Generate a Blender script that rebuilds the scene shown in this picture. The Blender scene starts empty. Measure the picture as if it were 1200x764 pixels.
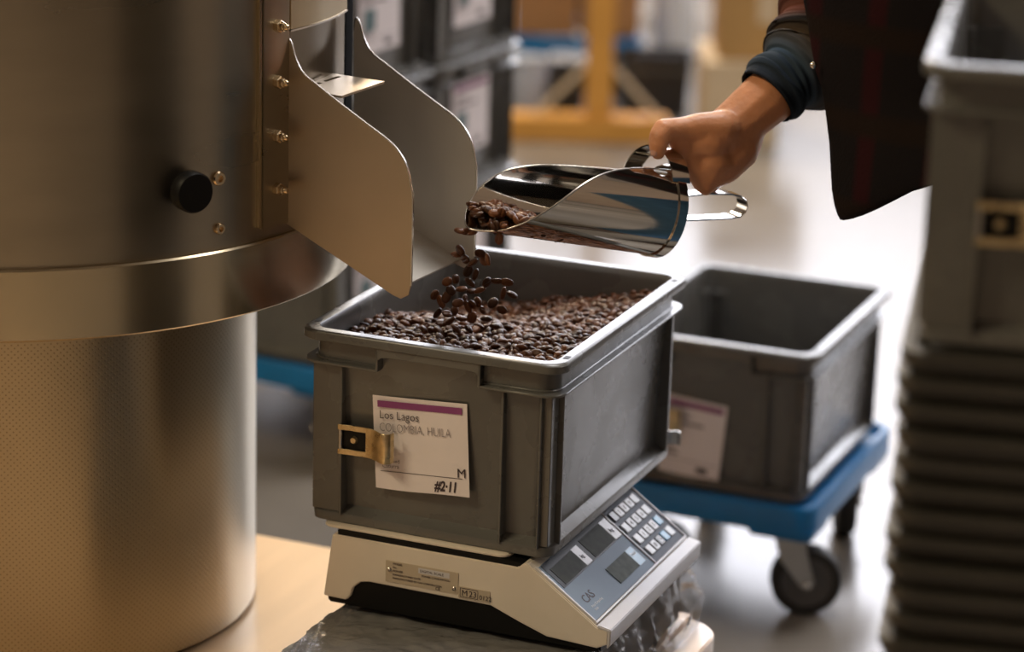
import bpy, bmesh, math, random
import numpy as np
from mathutils import Vector, Matrix, Euler, noise
random.seed(7); np.random.seed(7)
scn = bpy.context.scene
COL = scn.collection
PI = math.pi

# ------------------------------------------------------------------ camera
CAM = Vector((1.25749, -2.48709, 1.47620))
RT = Vector((0.92239163, 0.38517354, 0.0288968)); UP = Vector((-0.13559391, 0.25284383, 0.9579584)); FW = Vector((-0.36167385, 0.88753104, -0.28544822))
FPX = 3240.0
cd = bpy.data.cameras.new('camera'); cam = bpy.data.objects.new('camera', cd); COL.objects.link(cam)
cam.matrix_world = Matrix(((RT.x, UP.x, -FW.x, CAM.x), (RT.y, UP.y, -FW.y, CAM.y), (RT.z, UP.z, -FW.z, CAM.z), (0, 0, 0, 1)))
cd.sensor_width = 36.0; cd.lens = FPX/1200*36.0
cd.dof.use_dof = True; cd.dof.focus_distance = 2.86; cd.dof.aperture_fstop = 2.8
cd.clip_start = 0.05
scn.camera = cam

# ------------------------------------------------------------------ light and exposure
scn.view_settings.view_transform = 'Standard'; scn.view_settings.look = 'None'
scn.view_settings.gamma = 1.0; scn.view_settings.use_curve_mapping = False
scn.view_settings.exposure = 0.0
WINDOW_STRENGTH = 10.0
w = bpy.data.worlds.new('world'); scn.world = w; w.use_nodes = True
w.node_tree.nodes['Background'].inputs[0].default_value = (0.6, 0.7, 0.9, 1)
w.node_tree.nodes['Background'].inputs[1].default_value = 0.6
def area(name, loc, target, size, sizey, power, color):
    l = bpy.data.lights.new(name, 'AREA'); l.shape = 'RECTANGLE'; l.size = size; l.size_y = sizey; l.energy = power; l.color = color
    o = bpy.data.objects.new(name, l); COL.objects.link(o); o.location = loc
    o.rotation_euler = (Vector(target)-Vector(loc)).to_track_quat('-Z', 'Y').to_euler()
    return o
area('ceiling_lamp_light', (-2.3, -2.7, 4.2), (-0.3, -0.4, 0.2), 1.6, 0.8, 100, (1.0, 0.80, 0.50))
area('ceiling_lamp_light', (2.9, 1.15, 4.1), (0.0, 0.1, 0.7), 0.5, 0.5, 20, (1.0, 0.93, 0.86))
area('ceiling_lamp_light', (-2.6, 5.2, 4.6), (-1.2, 4.6, 0.0), 1.2, 1.2, 210, (1.0, 0.80, 0.55))

area('skylight', (0.2, 1.9, 5.45), (0.1, 1.2, 0), 1.6, 1.6, 170, (1.0, 0.97, 0.95))
def spot(name, loc, target, angle, power, color, r=.12):
    l = bpy.data.lights.new(name, 'SPOT'); l.energy = power; l.color = color; l.spot_size = math.radians(angle); l.spot_blend = .5; l.shadow_soft_size = r
    o = bpy.data.objects.new(name, l); COL.objects.link(o); o.location = loc
    o.rotation_euler = (Vector(target)-Vector(loc)).to_track_quat('-Z', 'Y').to_euler(); return o
spot('warm_floor_spot', (1.9, -3.2, 3.6), (1.9, -3.0, 0), 62, 310, (1.0, 0.70, 0.36))  # added spot, no lamp seen; warms the floor that the drum reflects
spot('warm_floor_spot', (0.2, -3.6, 3.6), (0.2, -3.4, 0), 66, 170, (1.0, 0.70, 0.36))  # second added, unseen spot for the gold reflection in the steel

# ------------------------------------------------------------------ helpers
def on_z(px, py, z):
    v = FW + RT*((px-600)/FPX) - UP*((py-382)/FPX)
    return CAM + v*((z-CAM.z)/v.z)
def at(px, py, d):
    return CAM + (FW + RT*((px-600)/FPX) - UP*((py-382)/FPX))*d
def on_plane(px, py, p0, n):
    v = FW + RT*((px-600)/FPX) - UP*((py-382)/FPX)
    return CAM + v*((Vector(p0)-CAM).dot(n)/v.dot(n))

class MB:
    def __init__(s): s.v = []; s.f = []
    def add(s, vs, fs):
        o = len(s.v); s.v += [tuple(p) for p in vs]; s.f += [tuple(i+o for i in f) for f in fs]; return s
    def box(s, x0, x1, y0, y1, z0, z1, M=None):
        vs = [Vector((x, y, z)) for x in (x0, x1) for y in (y0, y1) for z in (z0, z1)]
        if M: vs = [M @ p for p in vs]
        return s.add(vs, [(0, 1, 3, 2), (4, 6, 7, 5), (0, 4, 5, 1), (2, 3, 7, 6), (0, 2, 6, 4), (1, 5, 7, 3)])
    def prism(s, poly, lo, hi, fn):
        n = len(poly)
        vs = [fn(a, b, lo) for a, b in poly] + [fn(a, b, hi) for a, b in poly]
        return s.add(vs, [tuple(range(n)), tuple(range(2*n-1, n-1, -1))] + [(i, i+n, (i+1) % n+n, (i+1) % n) for i in range(n)])
    def loft(s, loops, cap0=True, cap1=True, closed=True):
        n = len(loops[0]); vs = [p for l in loops for p in l]; fs = []
        for k in range(len(loops)-1):
            for i in range(n if closed else n-1):
                j = (i+1) % n
                fs.append((k*n+i, k*n+j, (k+1)*n+j, (k+1)*n+i))
        if cap0: fs.append(tuple(range(n-1, -1, -1)))
        if cap1: fs.append(tuple(range((len(loops)-1)*n, len(loops)*n)))
        return s.add(vs, fs)
    def lathe(s, prof, c=(0, 0, 0), n=48, M=None, cap0=False, cap1=False):
        loops = []
        for r, z in prof:
            l = [Vector((r*math.cos(2*PI*i/n), r*math.sin(2*PI*i/n), z)) for i in range(n)]
            if M: l = [M @ p for p in l]
            loops.append([p+Vector(c) for p in l])
        return s.loft(loops, cap0, cap1)
    def tube(s, path, rad, n=12, cap=True):
        path = [Vector(p) for p in path]; loops = []; pn = None
        for i, p in enumerate(path):
            t = (path[min(i+1, len(path)-1)]-path[max(i-1, 0)]).normalized()
            if pn is None: pn = t.orthogonal().normalized()
            pn = (pn-t*pn.dot(t)).normalized(); b = t.cross(pn)
            r = rad[i] if isinstance(rad, (list, tuple)) else rad
            loops.append([p+(pn*math.cos(2*PI*k/n)+b*math.sin(2*PI*k/n))*r for k in range(n)])
        return s.loft(loops, cap, cap)
    def strap(s, path, wdir, wid, th):
        path = [Vector(p) for p in path]; wd = Vector(wdir).normalized(); loops = []
        for i, p in enumerate(path):
            t = (path[min(i+1, len(path)-1)]-path[max(i-1, 0)]).normalized(); nn = t.cross(wd).normalized()
            loops.append([p+wd*wid/2+nn*th/2, p-wd*wid/2+nn*th/2, p-wd*wid/2-nn*th/2, p+wd*wid/2-nn*th/2])
        return s.loft(loops)
def link(name, me, parent=None):
    o = bpy.data.objects.new(name, me); COL.objects.link(o)
    if parent is not None: o.parent = parent
    return o
def root_of(o):
    while o.parent is not None: o = o.parent
    return o
def obj(name, mb, m, parent=None, local=False, smooth=None, bevel=0.0, seg=2):
    off = Vector((0, 0, 0))
    if parent is not None and not local: off = root_of(parent).location
    me = bpy.data.meshes.new(name)
    me.from_pydata([tuple(Vector(p)-off) for p in mb.v], [], mb.f); me.update()
    bm = bmesh.new(); bm.from_mesh(me); bmesh.ops.recalc_face_normals(bm, faces=bm.faces)
    if bevel > 0:
        bmesh.ops.bevel(bm, geom=[e for e in bm.edges if len(e.link_faces) == 2 and e.calc_face_angle(0) > 0.6], offset=bevel, segments=seg, affect='EDGES', clamp_overlap=True)
    bm.to_mesh(me); bm.free()
    me.materials.append(m)
    if smooth is not None or bevel > 0:
        me.polygons.foreach_set('use_smooth', [True]*len(me.polygons)); me.set_sharp_from_angle(angle=math.radians(smooth or 40))
    return link(name, me, parent)
def thing(name, label, cat, loc=(0, 0, 0), rotz=0.0, group=None):
    o = bpy.data.objects.new(name, None); COL.objects.link(o); o.location = loc; o.rotation_euler = (0, 0, rotz); o.empty_display_size = .05
    return tag(o, label, cat, group)
def tag(o, label=None, cat=None, group=None, kind=None):
    if label: o['label'] = label
    if cat: o['category'] = cat
    if group: o['group'] = group
    if kind: o['kind'] = kind
    return o
def copy_tree(o, parent=None):
    c = o.copy(); COL.objects.link(c)
    if parent is not None: c.parent = parent
    for ch in list(o.children): copy_tree(ch, c)
    return c
def rrect(x0, x1, y0, y1, r, z, n=6):
    out = []
    for cx, cy, a in ((x1-r, y0+r, -PI/2), (x1-r, y1-r, 0), (x0+r, y1-r, PI/2), (x0+r, y0+r, PI)):
        for i in range(n+1):
            t = a+PI/2*i/n; out.append(Vector((cx+r*math.cos(t), cy+r*math.sin(t), z)))
    return out

# ------------------------------------------------------------------ materials
def nt(m): return m.node_tree.nodes, m.node_tree.links
def mat(name, col, rough=.5, metal=0., var=.0, vscale=8., vstretch=(1, 1, 1), bump=0., bscale=60., rvar=0., spec=.5, aniso=0., coat=0., col2=None, island=0., emit=None, estr=0., trans=0.):
    m = bpy.data.materials.new(name); m.use_nodes = True; N, L = nt(m); b = N['Principled BSDF']
    b.inputs['Base Color'].default_value = (*col, 1); b.inputs['Roughness'].default_value = rough; b.inputs['Metallic'].default_value = metal
    b.inputs['Specular IOR Level'].default_value = spec; b.inputs['Coat Weight'].default_value = coat; b.inputs['Coat Roughness'].default_value = .2
    b.inputs['Transmission Weight'].default_value = trans
    if emit: b.inputs['Emission Color'].default_value = (*emit, 1); b.inputs['Emission Strength'].default_value = estr
    tc = N.new('ShaderNodeTexCoord'); mp = N.new('ShaderNodeMapping'); L.new(tc.outputs['Object'], mp.inputs[0]); mp.inputs['Scale'].default_value = vstretch
    if var or rvar or col2:
        nz = N.new('ShaderNodeTexNoise'); L.new(mp.outputs[0], nz.inputs['Vector']); nz.inputs['Scale'].default_value = vscale; nz.inputs['Detail'].default_value = 5
        if var or col2:
            mx = N.new('ShaderNodeMix'); mx.data_type = 'RGBA'
            c2 = col2 or tuple(min(1, c*(1+var)) for c in col); c1 = col if col2 else tuple(c*(1-var) for c in col)
            mx.inputs['A'].default_value = (*c1, 1); mx.inputs['B'].default_value = (*c2, 1)
            cr = N.new('ShaderNodeValToRGB'); cr.color_ramp.elements[0].position = .35; cr.color_ramp.elements[1].position = .68
            L.new(nz.outputs['Fac'], cr.inputs[0]); L.new(cr.outputs[0], mx.inputs['Factor']); L.new(mx.outputs['Result'], b.inputs['Base Color'])
        if rvar:
            mr = N.new('ShaderNodeMapRange'); mr.inputs['From Min'].default_value = .3; mr.inputs['From Max'].default_value = .7
            mr.inputs['To Min'].default_value = rough-rvar; mr.inputs['To Max'].default_value = rough+rvar
            L.new(nz.outputs['Fac'], mr.inputs['Value']); L.new(mr.outputs[0], b.inputs['Roughness'])
    if island:
        g = N.new('ShaderNodeNewGeometry'); oi = N.new('ShaderNodeObjectInfo'); ad = N.new('ShaderNodeMath'); ad.operation = 'ADD'
        L.new(g.outputs['Random Per Island'], ad.inputs[0]); L.new(oi.outputs['Random'], ad.inputs[1])
        fr = N.new('ShaderNodeMath'); fr.operation = 'FRACT'; L.new(ad.outputs[0], fr.inputs[0])
        mx = N.new('ShaderNodeMix'); mx.data_type = 'RGBA'; mx.inputs['A'].default_value = (*[c*(1-island) for c in col], 1); mx.inputs['B'].default_value = (*[min(1, c*(1+island)) for c in col], 1)
        L.new(fr.outputs[0], mx.inputs['Factor']); L.new(mx.outputs['Result'], b.inputs['Base Color'])
    if bump:
        n2 = N.new('ShaderNodeTexNoise'); L.new(mp.outputs[0], n2.inputs['Vector']); n2.inputs['Scale'].default_value = bscale; n2.inputs['Detail'].default_value = 4
        bp = N.new('ShaderNodeBump'); bp.inputs['Strength'].default_value = bump; bp.inputs['Distance'].default_value = .003
        L.new(n2.outputs['Fac'], bp.inputs['Height']); L.new(bp.outputs[0], b.inputs['Normal'])
    if aniso:
        b.inputs['Anisotropic'].default_value = aniso
        tg = N.new('ShaderNodeTangent'); tg.direction_type = 'RADIAL'; tg.axis = 'Z'; b.inputs['Anisotropic Rotation'].default_value = .25; L.new(tg.outputs[0], b.inputs['Tangent'])
    return m
M = {}
M['floor'] = mat('polished_concrete', (.21, .187, .16), .23, var=.2, vscale=1.6, rvar=.06, bump=.03, bscale=30, spec=.32)
M['wall'] = mat('wall_paint', (.30, .22, .15), .7, var=.08, vscale=2)
M['ceiling'] = mat('ceiling_paint', (.35, .3, .24), .8)
M['frame'] = mat('window_frame_paint', (.06, .06, .06), .5)
M['pane'] = mat('daylit_pane', (.8, .85, .9), .3, emit=(.90, .91, 1.0), estr=WINDOW_STRENGTH)
M['gap_shade'] = mat('matte_gap_black', (.006, .006, .006), .9, spec=.02)  # matte black that paints the dark gap beside the far cheek
M['chute_lit'] = mat('bounce_lit_steel', (.58, .55, .50), .5, .6, var=.05, vscale=10, bump=.05, bscale=500)  # chute steel made lighter, with bounced light painted into the colour
M['door'] = mat('dark_steel_door', (.25, .225, .19), .2, 1., var=.06, vscale=8)
M['dimmed'] = mat('dimmed_daylit_pane', (.8, .85, .9), .5, emit=(.88, .90, 1.0), estr=WINDOW_STRENGTH*.42)  # emits less, standing in for the darker view outdoors below the sky
M['steel'] = mat('brushed_steel', (.38, .34, .27), .30, 1., var=.10, vscale=3, vstretch=(1, 1, 4), rvar=.04, aniso=.5, bump=.02, bscale=200)
M['steel_band'] = mat('bright_steel_band', (.58, .50, .36), .22, 1., var=.08, vscale=6, rvar=.03)
M['chute'] = mat('satin_steel_sheet', (.52, .44, .34), .40, 1., var=.05, vscale=10, bump=.05, bscale=500)
M['bolt'] = mat('yellow_zinc_bolt', (.70, .55, .36), .25, 1.)
M['edge'] = mat('bright_cut_steel', (.75, .72, .68), .2, 1.)
M['scoop'] = mat('polished_steel', (.62, .60, .57), .07, 1.)
M['black'] = mat('black_plastic', (.006, .006, .006), .5, spec=.2)
M['rubber'] = mat('black_rubber', (.02, .02, .02), .6)
M['crate'] = mat('grey_crate_plastic', (.125, .125, .12), .27, var=.10, vscale=14, rvar=.05, bump=.03, bscale=90, spec=.47)
M['crate_dark'] = mat('dark_tray_plastic', (.042, .040, .035), .5, var=.15, vscale=10)
M['blue'] = mat('blue_dolly_plastic', (.0, .16, .43), .4, var=.06, vscale=20)
M['zinc'] = mat('zinc_plated_steel', (.45, .45, .44), .35, 1., var=.1, vscale=30)
M['wheel_grey'] = mat('grey_wheel_plastic', (.09, .09, .09), .5)
M['brass'] = mat('worn_brass_clip', (.60, .49, .30), .32, 1., var=.25, vscale=90, rvar=.1)
M['card'] = mat('white_card', (.88, .83, .86), .6, var=.02, vscale=30)
M['purple'] = mat('purple_print', (.27, .06, .22), .6)
M['ink'] = mat('dark_ink', (.05, .035, .045), .6)
M['ink_grey'] = mat('grey_ink', (.28, .25, .27), .6)
M['teal_print'] = mat('teal_print', (.12, .2, .22), .6)
M['bean'] = mat('roasted_bean', (.105, .038, .014), .34, island=.6, bump=.25, bscale=500, spec=.32)
M['cream'] = mat('cream_enamel', (.80, .73, .63), .42, var=.03, vscale=20, bump=.03, bscale=400)
M['silver_trim'] = mat('silver_grey_trim', (.64, .63, .66), .35)
M['panel'] = mat('blue_grey_panel', (.21, .28, .37), .55, spec=.18)
M['panel_dark'] = mat('dark_keypad_panel', (.12, .14, .18), .55, spec=.18)
M['lcd'] = mat('lcd_glass', (.045, .048, .038), .6, spec=.08, var=.2, vscale=90)
M['lcd2'] = mat('lcd_glass_light', (.085, .10, .088), .6, spec=.1, var=.25, vscale=90)
M['key'] = mat('white_key', (.6, .62, .65), .3)
M['key_blue'] = mat('blue_key', (.08, .33, .55), .3)
M['key_dark'] = mat('dark_key', (.06, .06, .06), .3)
M['light_blue'] = mat('light_blue_print', (.22, .42, .60), .35)
M['sticker'] = mat('beige_rating_foil', (.56, .48, .37), .4, .1)
M['wood'] = mat('pale_birch_board', (.84, .58, .34), .30, var=.04, vscale=5, vstretch=(6, .6, 1), coat=.2)
M['wood2'] = mat('yellow_pine', (.62, .33, .10), .5, var=.15, vscale=4, vstretch=(1, 8, 1))
M['orange_wood'] = mat('orange_varnished_wood', (.68, .34, .07), .45, var=.1, vscale=5)
M['cardboard'] = mat('brown_cardboard', (.34, .18, .075), .8, var=.08, vscale=6)
M['cardboard_tan'] = mat('tan_cardboard', (.42, .25, .09), .8, var=.08, vscale=6)
M['carton_cream'] = mat('cream_carton', (.60, .48, .33), .8, var=.05, vscale=6)
M['dark_box'] = mat('dark_brown_box', (.07, .04, .02), .7)
M['sack'] = mat('white_woven_sack', (.62, .66, .72), .6, bump=.3, bscale=20)
M['pale'] = mat('pale_blue_plastic', (.34, .38, .46), .5)
M['bin_shade'] = mat('shade_black_plastic', (.025, .025, .027), .45)  # near-black paints the shadow under the pallets into the bins
M['core'] = mat('dark_grey_foam', (.11, .10, .088), .6, var=.3, vscale=12)
M['skin'] = mat('skin', (.62, .275, .135), .45, var=.12, vscale=22, bump=.25, bscale=160)
M['skin'].node_tree.nodes['Principled BSDF'].inputs['Subsurface Weight'].default_value = .12
M['skin'].node_tree.nodes['Principled BSDF'].inputs['Subsurface Radius'].default_value = (.012, .004, .002)
M['nail'] = mat('fingernail', (.66, .36, .27), .25)
M['denim'] = mat('blue_denim', (.045, .13, .27), .85, var=.15, vscale=40)
M['shoe'] = mat('brown_leather', (.05, .03, .02), .5)

def perforated():
    m = mat('perforated_steel', (.46, .41, .34), .34, 1., aniso=.7); N, L = nt(m); b = N['Principled BSDF']
    uv = N.new('ShaderNodeUVMap'); sp = N.new('ShaderNodeSeparateXYZ'); L.new(uv.outputs[0], sp.inputs[0])
    def sn(sock, k):
        a = N.new('ShaderNodeMath'); a.operation = 'MULTIPLY'; L.new(sock, a.inputs[0]); a.inputs[1].default_value = k
        c = N.new('ShaderNodeMath'); c.operation = 'SINE'; L.new(a.outputs[0], c.inputs[0]); return c.outputs[0]
    k = 2*PI/.0034
    mu = N.new('ShaderNodeMath'); mu.operation = 'MULTIPLY'; L.new(sn(sp.outputs[0], k*.5), mu.inputs[0]); L.new(sn(sp.outputs[1], k*.5), mu.inputs[1])
    ab = N.new('ShaderNodeMath'); ab.operation = 'MULTIPLY'; ab.inputs[1].default_value = 1.0; L.new(mu.outputs[0], ab.inputs[0])
    gt = N.new('ShaderNodeMapRange'); gt.inputs['From Min'].default_value = .55; gt.inputs['From Max'].default_value = .75; L.new(ab.outputs[0], gt.inputs['Value'])
    mx = N.new('ShaderNodeMix'); mx.data_type = 'RGBA'; mx.inputs['A'].default_value = (.48, .415, .30, 1); mx.inputs['B'].default_value = (.34, .29, .205, 1)
    L.new(gt.outputs[0], mx.inputs['Factor']); L.new(mx.outputs['Result'], b.inputs['Base Color'])
    bp = N.new('ShaderNodeBump'); bp.invert = True; bp.inputs['Strength'].default_value = .25; bp.inputs['Distance'].default_value = .001
    L.new(gt.outputs[0], bp.inputs['Height']); L.new(bp.outputs[0], b.inputs['Normal'])
    return m
M['perf'] = perforated()
def film():
    m = bpy.data.materials.new('clear_wrap_film'); m.use_nodes = True; N, L = nt(m); N.remove(N['Principled BSDF'])
    tr = N.new('ShaderNodeBsdfTransparent'); tr.inputs[0].default_value = (.9, .9, .9, 1)
    gl = N.new('ShaderNodeBsdfGlossy'); gl.inputs['Roughness'].default_value = .13
    df = N.new('ShaderNodeBsdfDiffuse'); df.inputs[0].default_value = (.72, .72, .74, 1)
    fr = N.new('ShaderNodeFresnel'); fr.inputs[0].default_value = 1.33
    tc = N.new('ShaderNodeTexCoord'); nz = N.new('ShaderNodeTexNoise'); L.new(tc.outputs['Object'], nz.inputs['Vector']); nz.inputs['Scale'].default_value = 26; nz.inputs['Detail'].default_value = 6; nz.inputs['Distortion'].default_value = 1.5
    bp = N.new('ShaderNodeBump'); bp.inputs['Strength'].default_value = .55; bp.inputs['Distance'].default_value = .010; L.new(nz.outputs['Fac'], bp.inputs['Height'])
    L.new(bp.outputs[0], gl.inputs['Normal']); L.new(bp.outputs[0], fr.inputs['Normal'])
    a = N.new('ShaderNodeMixShader'); a.inputs[0].default_value = .22; L.new(tr.outputs[0], a.inputs[1]); L.new(df.outputs[0], a.inputs[2])
    b = N.new('ShaderNodeMixShader'); L.new(fr.outputs[0], b.inputs[0]); L.new(a.outputs[0], b.inputs[1]); L.new(gl.outputs[0], b.inputs[2])
    L.new(b.outputs[0], N['Material Output'].inputs[0]); return m
M['film'] = film()
def plaid():
    m = mat('dark_plaid_wool', (.010, .007, .007), .9, spec=.15, bump=.3, bscale=250); N, L = nt(m); b = N['Principled BSDF']
    tc = N.new('ShaderNodeTexCoord')
    def band(ax, k, ph):
        wv = N.new('ShaderNodeTexWave'); wv.bands_direction = ax; wv.inputs['Scale'].default_value = k; wv.inputs['Phase Offset'].default_value = ph; wv.inputs['Distortion'].default_value = .6
        L.new(tc.outputs['Object'], wv.inputs['Vector']); r = N.new('ShaderNodeValToRGB'); r.color_ramp.elements[0].position = .72; r.color_ramp.elements[1].position = .95
        L.new(wv.outputs['Fac'], r.inputs[0]); return r.outputs[0]
    m1 = N.new('ShaderNodeMix'); m1.data_type = 'RGBA'; m1.inputs['A'].default_value = (.009, .007, .008, 1); m1.inputs['B'].default_value = (.026, .005, .007, 1); L.new(band('X', 4.0, .5), m1.inputs['Factor'])
    m2 = N.new('ShaderNodeMix'); m2.data_type = 'RGBA'; m2.inputs['B'].default_value = (.014, .008, .006, 1); L.new(m1.outputs['Result'], m2.inputs['A']); L.new(band('Z', 3.4, 1.2), m2.inputs['Factor'])
    L.new(m2.outputs['Result'], b.inputs['Base Color']); return m
M['plaid'] = plaid()
def knit():
    m = mat('dark_striped_knit', (.012, .013, .018), .9, spec=.2); N, L = nt(m); b = N['Principled BSDF']
    uv = N.new('ShaderNodeUVMap'); sp = N.new('ShaderNodeSeparateXYZ'); L.new(uv.outputs[0], sp.inputs[0])
    cr = N.new('ShaderNodeValToRGB'); e = cr.color_ramp.elements
    e[0].position = 0; e[0].color = (.010, .013, .020, 1); e[1].position = .10; e[1].color = (.05, .08, .12, 1)
    for p, c in ((.18, (.10, .065, .035)), (.26, (.02, .02, .024)), (.33, (.17, .06, .04)), (.42, (.03, .022, .024)), (.52, (.012, .014, .02)), (.75, (.05, .06, .09)), (.9, (.012, .012, .014))):
        n = e.new(p); n.color = (*c, 1)
    L.new(sp.outputs[1], cr.inputs[0]); L.new(cr.outputs[0], b.inputs['Base Color'])
    a = N.new('ShaderNodeMath'); a.operation = 'MULTIPLY'; a.inputs[1].default_value = 240; L.new(sp.outputs[1], a.inputs[0])
    s = N.new('ShaderNodeMath'); s.operation = 'SINE'; L.new(a.outputs[0], s.inputs[0])
    bp = N.new('ShaderNodeBump'); bp.inputs['Strength'].default_value = .7; bp.inputs['Distance'].default_value = .002; L.new(s.outputs[0], bp.inputs['Height']); L.new(bp.outputs[0], b.inputs['Normal'])
    return m
M['knit'] = knit()

def text(name, s, size, m, parent, mtx, align='LEFT', off=0.0, shear=0.0, width=None):
    c = bpy.data.curves.new(name, 'FONT'); c.body = s; c.size = size; c.align_x = align; c.offset = off; c.extrude = 0.0001; c.shear = shear; c.resolution_u = 3
    o = bpy.data.objects.new(name, c); COL.objects.link(o)
    dg = bpy.context.evaluated_depsgraph_get(); me = bpy.data.meshes.new_from_object(o.evaluated_get(dg))
    bpy.data.objects.remove(o); bpy.data.curves.remove(c)
    me.name = name
    if width:
        xs = [v.co.x for v in me.vertices]; me.transform(Matrix.Diagonal((width/(max(xs)-min(xs)), 1, 1, 1)))
    me.transform(mtx); me.materials.clear(); me.materials.append(m)
    return link(name, me, parent)

# ------------------------------------------------------------------ setting: floor, walls, ceiling, windows
X0, X1, Y0, Y1, H = -6.5, 6.0, -6.0, 10.0, 5.6
def structure(name, mb, m, **k): return tag(obj(name, mb, m, **k), kind='structure')
structure('floor', MB().box(X0, X1, Y0, Y1, -.1, 0), M['floor'])
structure('ceiling', MB().box(X0, X1, Y0, Y1, H, H+.1), M['ceiling'])
structure('wall_left', MB().box(X0-.2, X0, Y0, Y1, 0, H), M['wall'])
structure('wall_right', MB().box(X1, X1+.2, Y0, Y1, 0, H), M['wall'])
structure('wall_front', MB().box(X0-.2, X1+.2, Y0-.2, Y0, 0, H), M['wall'])
WX0, WX1, WZ0, WZ1 = -4.8, 5.2, 1.5, 5.3
wb = MB().box(X0-.2, WX0, Y1, Y1+.2, 0, H).box(WX1, X1+.2, Y1, Y1+.2, 0, H).box(WX0, WX1, Y1, Y1+.2, 0, WZ0).box(WX0, WX1, Y1, Y1+.2, WZ1, H)
structure('wall_back', wb, M['wall'])
nw = 3; ww = (WX1-WX0)/nw
for k in range(nw):
    a, b = WX0+k*ww, WX0+(k+1)*ww
    wr = thing('window_%d' % (k+1), None, None, (a, Y1, WZ0)); wr['kind'] = 'structure'
    fr = MB(); t = .05
    fr.box(a, a+t, Y1+.02, Y1+.1, WZ0, WZ1).box(b-t, b, Y1+.02, Y1+.1, WZ0, WZ1).box(a+t, b-t, Y1+.02, Y1+.1, WZ0, WZ0+t).box(a+t, b-t, Y1+.02, Y1+.1, WZ1-t, WZ1)
    obj('window_frame', fr, M['frame'], wr)
    for i in range(1, 3): obj('muntin', MB().box(a+i*ww/3-.015, a+i*ww/3+.015, Y1+.03, Y1+.09, WZ0+t, WZ1-t), M['frame'], wr)
    obj('transom', MB().box(a+t, b-t, Y1+.03, Y1+.09, 2.62, 2.68), M['frame'], wr)
    obj('pane', MB().box(a+t, b-t, Y1+.055, Y1+.065, 2.68, WZ1-t), M['pane'], wr)
    obj('dimmed_pane', MB().box(a+t, b-t, Y1+.055, Y1+.065, WZ0+t, 2.62), M['dimmed'], wr)  # lower panes dimmed to shape the floor reflection

# ------------------------------------------------------------------ wooden platform
PZ = .24
pf = thing('wooden_platform', 'pale birch board platform under the steel roaster and the scale', 'platform', (-.3, 0, 0))
def plat_poly(x0, x1, y0, y1, r, n=8):
    return [(x0, y0), (x1, y0)] + [(x1-r+r*math.cos(PI/2*i/n), y1-r+r*math.sin(PI/2*i/n)) for i in range(n+1)] + [(x0, y1)]
obj('board', MB().prism([(-.95, -1.1), (.331, -1.1), (.331, .372), (-.95, .372)], PZ-.03, PZ, lambda a, b, t: Vector((a, b, t))), M['wood'], pf, bevel=.002)
obj('board', MB().prism([(.335, -1.1), (.375, -1.1), (.375, .30)] + [(.335+.04*math.cos(PI/2*i/6), .31+.045*math.sin(PI/2*i/6)) for i in range(7)] + [(.335, .355)], PZ-.03, PZ, lambda a, b, t: Vector((a, b, t))), M['wood'], pf, bevel=.002)
for y in (-1.05, -.58, -.12, .29): obj('bearer', MB().box(-.93, .36, y, y+.06, .12, PZ-.03), M['wood2'], pf, bevel=.003)
for x in (-.9, -.32, .27): obj('runner', MB().box(x, x+.08, -1.08, .35, 0, .12), M['wood2'], pf, bevel=.003)

# ------------------------------------------------------------------ roaster
AX = Vector((-.40, .087, 0))
R1, ZB, ZT, R0, RU = .384, .659, .734, .272, .378
ro = thing('coffee_roaster', 'large brushed steel roaster drum with chute and perforated pedestal', 'coffee roaster', (AX.x, AX.y, PZ))
c = (AX.x, AX.y, 0)
ped = obj('pedestal', MB().lathe([(R0, PZ+.006), (R0, ZB+.004)], c, 128), M['perf'], ro, smooth=60)
me = ped.data; uvl = me.uv_layers.new(name='UVMap')
for lp in me.loops:
    co = me.vertices[lp.vertex_index].co; a = math.atan2(co.y, co.x)
    if a > 2.9: a -= 2*PI
    uvl.data[lp.index].uv = (a*R0, co.z)
obj('pedestal_foot', MB().lathe([(.2, PZ), (R0-.008, PZ), (R0-.008, PZ+.012), (.2, PZ+.012)], c, 96), M['black'], ro, smooth=40)
obj('band', MB().lathe([(R0-.02, ZB+.002), (R1-.002, ZB), (R1, ZB+.002), (R1, ZT-.002), (R1-.0015, ZT), (RU-.01, ZT)], c, 160), M['steel_band'], ro, smooth=30)
obj('drum_wall', MB().lathe([(RU, ZT-.002), (RU, 1.34), (RU-.01, 1.35), (.02, 1.37)], c, 160, cap1=True), M['steel'], ro, smooth=30)
def cylp(az, z, r): return Vector((AX.x+r*math.cos(math.radians(az)), AX.y+r*math.sin(math.radians(az)), z))
def curved_plate(a0, a1, z0, z1, r0, r1, n=16):
    loops = []
    for i in range(n+1):
        a = a0+(a1-a0)*i/n
        loops.append([cylp(a, z0, r0), cylp(a, z0, r1), cylp(a, z1, r1), cylp(a, z1, r0)])
    return MB().loft(loops)
obj('seam_strip', curved_plate(-16.5, -15.9, .748, 1.34, RU-.002, RU+.0045), M['steel_band'], ro, bevel=.0008)
obj('seam_gap', curved_plate(-15.9, -15.65, .748, 1.34, RU-.002, RU+.0006), M['black'], ro)
fl = obj('flange_plate', curved_plate(-15.65, -9.35, .7455, 1.34, RU-.002, RU+.0045), M['steel'], ro, bevel=.0008)
obj('gap_shade_strip', curved_plate(12.7, 19.5, .7455, 1.34, RU-.002, RU+.002), M['gap_shade'], ro)  # black strip painting the dark gap between door and far cheek
def radial(az, z, r):
    return Matrix.Translation(cylp(az, z, r)) @ Matrix.Rotation(math.radians(az), 4, 'Z') @ Matrix.Rotation(PI/2, 4, 'Y')
nut0 = None
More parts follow.
